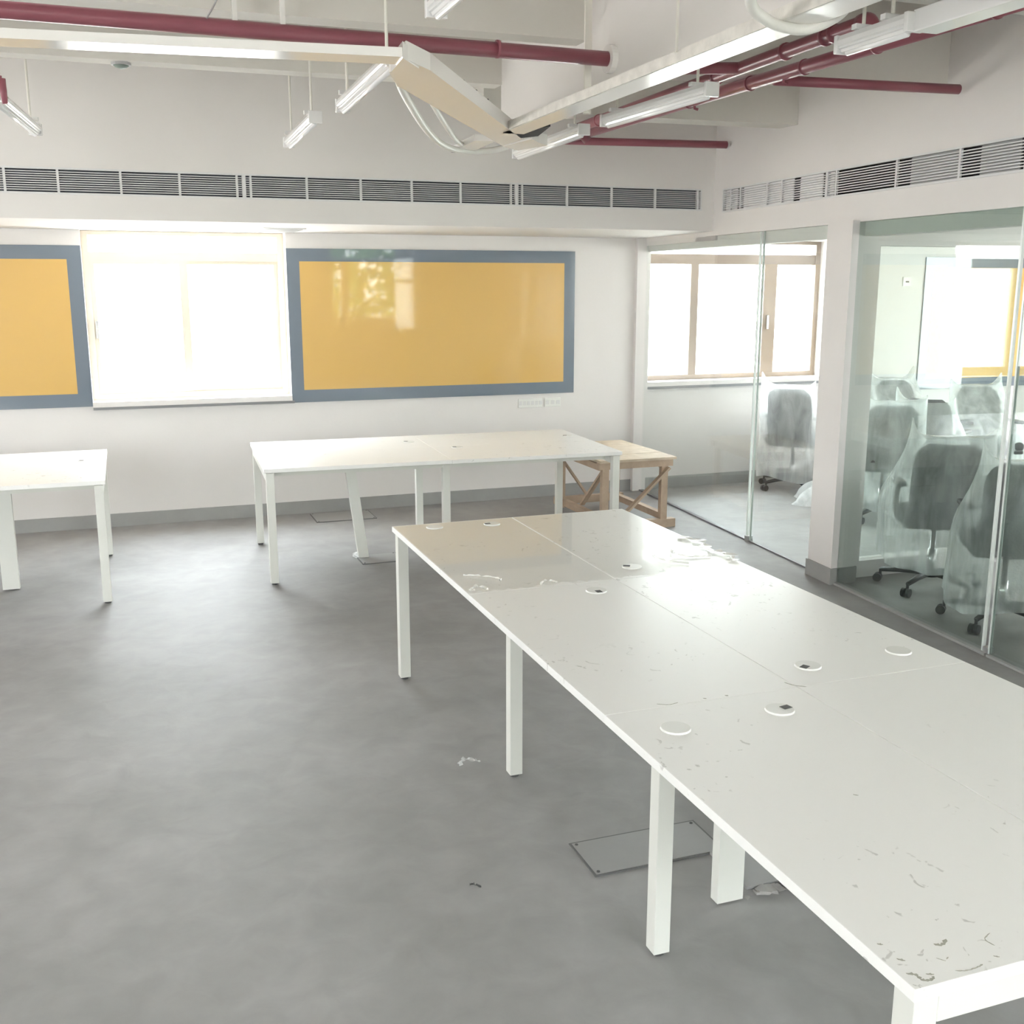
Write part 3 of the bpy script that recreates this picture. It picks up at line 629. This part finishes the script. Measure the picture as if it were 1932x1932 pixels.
fitting('faint batten light behind the centre left one, nearer the back wall', (.915, 5.22), .95, R(-1))
fitting('batten light cut by the top photo edge, left of centre', (.885, 2.05), 1.06, R(-.5))
fitting('bright batten light right of the girder, in front of the maroon pipes', (2.275, 3.96), .92, R(2.5))
fitting('batten light beyond the bright one, running behind the tray corner', (2.25, 5.17), 1.08, R(-2))
fitting('batten light joined to the boxed trunking at the top right', (2.27, 2.78), .345, 0, rods=(.3, .7))
fitting('faint batten light at the left photo edge under the drop pipe', (-.43, 5.05), 1.07, R(-5))

# ================================================================== WRAPPED OFFICE CHAIRS
def rounded(bm, sx, sy, sz, c, bev, puff=0):
    b2 = bmesh.new(); box(b2, -sx / 2, sx / 2, -sy / 2, sy / 2, -sz / 2, sz / 2, bev=bev, seg=4)
    for v in b2.verts: v.co += Vector(c)
    me = bpy.data.meshes.new('tmp'); b2.to_mesh(me); b2.free(); bm.from_mesh(me); bpy.data.meshes.remove(me); return bm
def back_panel(w_, h_, th, z0, y0, grow=0, curve=.05, n=14, m=12):
    bm = bmesh.new(); gf, gb = [], []
    for j in range(m + 1):
        v = j / m; zz = z0 + h_ * v; half = (w_ / 2 + grow) * (1 - .12 * v - .10 * (1 - v) ** 2)
        if v > .82: half *= math.sqrt(max(0, 1 - ((v - .82) / .18) ** 2 * .55))
        rf, rb = [], []
        for i in range(n + 1):
            u = -1 + 2 * i / n; y = y0 - curve * (1 - u * u) - .09 * v + .05 * math.sin(v * 3.0)
            rf.append(bm.verts.new((half * u, y + th / 2, zz))); rb.append(bm.verts.new((half * u, y - th / 2, zz)))
        gf.append(rf); gb.append(rb)
    for j in range(m):
        for i in range(n):
            bm.faces.new((gf[j][i], gf[j][i + 1], gf[j + 1][i + 1], gf[j + 1][i])); bm.faces.new((gb[j][i + 1], gb[j][i], gb[j + 1][i], gb[j + 1][i + 1]))
    for j in range(m):
        bm.faces.new((gf[j][0], gf[j + 1][0], gb[j + 1][0], gb[j][0])); bm.faces.new((gf[j + 1][n], gf[j][n], gb[j][n], gb[j + 1][n]))
    for i in range(n):
        bm.faces.new((gf[0][i + 1], gf[0][i], gb[0][i], gb[0][i + 1])); bm.faces.new((gf[m][i], gf[m][i + 1], gb[m][i + 1], gb[m][i]))
    bmesh.ops.recalc_face_normals(bm, faces=bm.faces[:]); return bm
def bag_mesh(seed, top=1.0, hem=.16, slant=.05):
    bm = bmesh.new(); nu, nv = 96, 44; rows = []
    for j in range(nv + 1):
        v = j / nv; row = []
        s = min(1, v / .62); s = s * s * (3 - 2 * s)
        a = .235 + .045 * s + .03 * v; b = .060 + .185 * s; cyy = -.318 + .288 * s
        for i in range(nu):
            th = 2 * math.pi * i / nu; c, sn = math.cos(th), math.sin(th)
            e = 2 / 2.8
            x = a * math.copysign(abs(c) ** e, c); y = b * math.copysign(abs(sn) ** e, sn)
            hem_z = hem + .05 * noise.noise((c * 1.3 + seed * 3.1, sn * 1.3, seed)) + slant * sn
            ear = .085 * abs(c) ** 5 * (1 - v) ** 3 * (1.3 if c < 0 else .6)
            z = (top + ear) * (1 - v) + hem_z * v
            q = Vector((c * 1.6 + seed * 7.3, sn * 1.6, z * 1.1))
            f = noise.noise(q) * .075 + noise.noise(Vector((c * 4 + seed, sn * 4, z * 1.7 + x * 2))) * .045 + (1 - abs(noise.noise(Vector((c * 3 + seed * 2, sn * 3 + 5, z * 2.2 + c * 1.5)))) ** .5) * .035
            k = .25 + .75 * s
            row.append(bm.verts.new((x * (1 + f * 1.6 * k) , cyy + y * (1 + f * 2.2 * k) + .012 * noise.noise((x * 6, z * 6, seed)), z + .008 * noise.noise((x * 9, y * 9, seed)))))
        rows.append(row)
    for r0, r1 in zip(rows, rows[1:]):
        for i in range(nu): bm.faces.new((r0[i], r1[i], r1[(i + 1) % nu], r0[(i + 1) % nu]))
    for i in range(1, nu // 2):                      # flat sealed top
        bm.faces.new((rows[0][i], rows[0][i + 1], rows[0][nu - i - 1], rows[0][nu - i])) if i < nu // 2 - 1 else None
    bmesh.ops.recalc_face_normals(bm, faces=bm.faces[:]); return bm
def make_chair():
    t = thing('office_chair', 'x', 'chair', (0, 0, 0))
    link('seat', rounded(bmesh.new(), .45, .42, .075, (0, .0, .47), .032), 'fabric', t, True)
    link('seat_shell', rounded(bmesh.new(), .42, .40, .035, (0, .02, .425), .014), 'black', t)
    br = link('backrest', back_panel(.41, .43, .022, .51, -.20), 'mesh', t, True)
    link('back_frame', back_panel(.41, .46, .012, .495, -.216, grow=.012), 'black', br, True)
    link('back_support', T(spline([(0, .0, .41), (0, -.14, .42), (0, -.218, .50), (0, -.232, .60)], 6), [.024] * 19, 10), 'black', t, True)
    for s in (-1, 1):
        ar = link('armrest', T(spline([(s * .17, .0, .425), (s * .225, .0, .45), (s * .24, -.01, .56), (s * .235, -.02, .66)], 6), .016, 10), 'black', t, True)
        link('arm_pad', rounded(bmesh.new(), .07, .22, .03, (s * .233, -.02, .672), .013), 'black', ar, True)
    link('gas_lift', T([(0, 0, .09), (0, 0, .25), (0, 0, .25), (0, 0, .41)], [.026, .026, .015, .015], 14), 'chrome', t, True)
    bm = bmesh.new(); tube(bm, [(0, 0, .075), (0, 0, .125)], [.05, .036], 16); link('base_hub', bm, 'black', t, True)
    for k in range(5):
        a = R(72 * k + 18); c, s = math.cos(a), math.sin(a)
        bm = bmesh.new(); tube(bm, [(c * .03, s * .03, .10), (c * .18, s * .18, .092), (c * .30, s * .30, .078)], [.022, .018, .014], 8); link('base_arm', bm, 'black', t, True)
        ca = link('caster', T([(c * .30, s * .30, .05), (c * .30, s * .30, .082)], .009, 8), 'black', t)
        dx, dy = -s, c
        bm = bmesh.new()
        for sg in (-1, 1): tube(bm, [(c * .315 + dx * .006 * sg, s * .315 + dy * .006 * sg, .027), (c * .315 + dx * .026 * sg, s * .315 + dy * .026 * sg, .027)], .027, 16)
        link('wheel', bm, 'black', ca)
    return t
chair0 = make_chair(); used = []
def place(label, x, y, rz, seed, top=1.0, hem=.16, slant=.05, m='bag', scale=1):
    t = chair0 if not used else dup(chair0); used.append(t)
    t.location = (x, y, 0); t.rotation_euler = (0, 0, rz); t['label'] = label; t['group'] = 'wrapped office chairs behind the glass'
    bags.append((t, seed, top, hem, slant, m))
bags = []
# local +y is the way the chair faces; its back is at -y
place('wrapped office chair alone behind the left glass pane, near the back wall', 5.80, 8.36, R(-48), 1, .99, .13, .02)
place('wrapped office chair behind the partition, just right of the pillar', 5.72, 7.00, R(-30), 2, .99, .14, .03)
place('wrapped office chair with tilted bag top, nearest behind the glass right of the pillar', 4.68, 5.21, R(-30), 3, 1.0, .22, .06)
place('wrapped office chair right at the glass joint, nearest the camera', 4.56, 4.50, R(-32), 4, .97, .15, .02)
place('wrapped office chair farthest back against the room wall', 6.98, 8.22, R(175), 5, .98, .15, .03)
place('wrapped office chair with bare arm pad showing, in the far row', 7.22, 7.45, R(165), 6, .97, .15, .03)
place('wrapped office chair with a pointed white bag corner, middle of the partition', 6.40, 7.20, R(-60), 7, .93, .15, .03)
place('wrapped office chair behind the glass joint, farther in than the nearest one', 5.70, 4.95, R(-50), 8, .93, .15, .03)
place('wrapped office chair cut by the right photo edge, past the glass joint', 5.45, 3.80, R(-40), 9, .97, .14, .03)
for (t, seed, top, hem, slant, m) in bags:
    link('plastic_bag', bag_mesh(seed, top, hem, slant), m, t, True)
# crumpled plastic sheet heaped beside the pillar
bm = bmesh.new(); rows = []
for j in range(40):
    v = j / 39; row = []
    for i in range(48):
        th = 2 * math.pi * i / 48; c, s = math.cos(th), math.sin(th)
        r = (.08 + .24 * v ** 3.0) * (1 + .35 * noise.noise((c * 1.4, s * 1.4, v * 2.2)) + .18 * noise.noise((c * 5, s * 5, v * 4)))
        z = .62 * (1 - v) ** .9 + .045 * (noise.noise((c * 4, s * 4, v * 6)) + .4) * (v < .96) + .006
        row.append(bm.verts.new((r * c * (1 + .3 * v), r * s, max(z, .006))))
    rows.append(row)
for a, b in zip(rows, rows[1:]):
    for i in range(48): bm.faces.new((a[i], b[i], b[(i + 1) % 48], a[(i + 1) % 48]))
bm.faces.new(rows[0]); bmesh.ops.recalc_face_normals(bm, faces=bm.faces[:])
o = link('plastic_sheet', bm, 'sheet', smooth=True); o.location = (5.82, 7.66, 0); tag(o, 'crumpled white plastic sheet heaped on the floor left of the pillar', 'plastic sheet')

# ================================================================== TREES OUTSIDE (seen mirrored in the boards)
def tree(label, x, y, h, r, seed):
    rnd = random.Random(seed); t = thing('tree', label, 'tree', (x, y, -3.0), 0, 'trees outside the windows')
    link('trunk', T([(0, 0, 0), (.05, 0, h * .4), (0, .05, h * .75)], [.16, .12, .05], 10), 'bark', t)
    bm = bmesh.new()
    for k in range(2600):
        d = Vector((rnd.gauss(0, 1), rnd.gauss(0, 1), rnd.gauss(0, .9))).normalized(); q = d * r * (.55 + .45 * rnd.random())
        q *= 1 + .25 * noise.noise(d * 2.5 + Vector((seed, 0, 0))); q.z += h * .72
        u = Vector((rnd.gauss(0, 1), rnd.gauss(0, 1), rnd.gauss(0, 1))).normalized(); v = u.orthogonal().normalized(); s = .09 + .08 * rnd.random()
        bm.faces.new([bm.verts.new(q + u * s), bm.verts.new(q + v * s * .5), bm.verts.new(q - u * s), bm.verts.new(q - v * s * .5)])
    tag(link('foliage', bm, 'leaf', t), kind='stuff')
tree('leafy tree outside, mirrored in the large yellow board', 5.6, -9.0, 6.6, 1.9, 3)
tree('leafy tree outside, farther left in the mirrored window', 2.2, -13.5, 7.0, 2.1, 5)
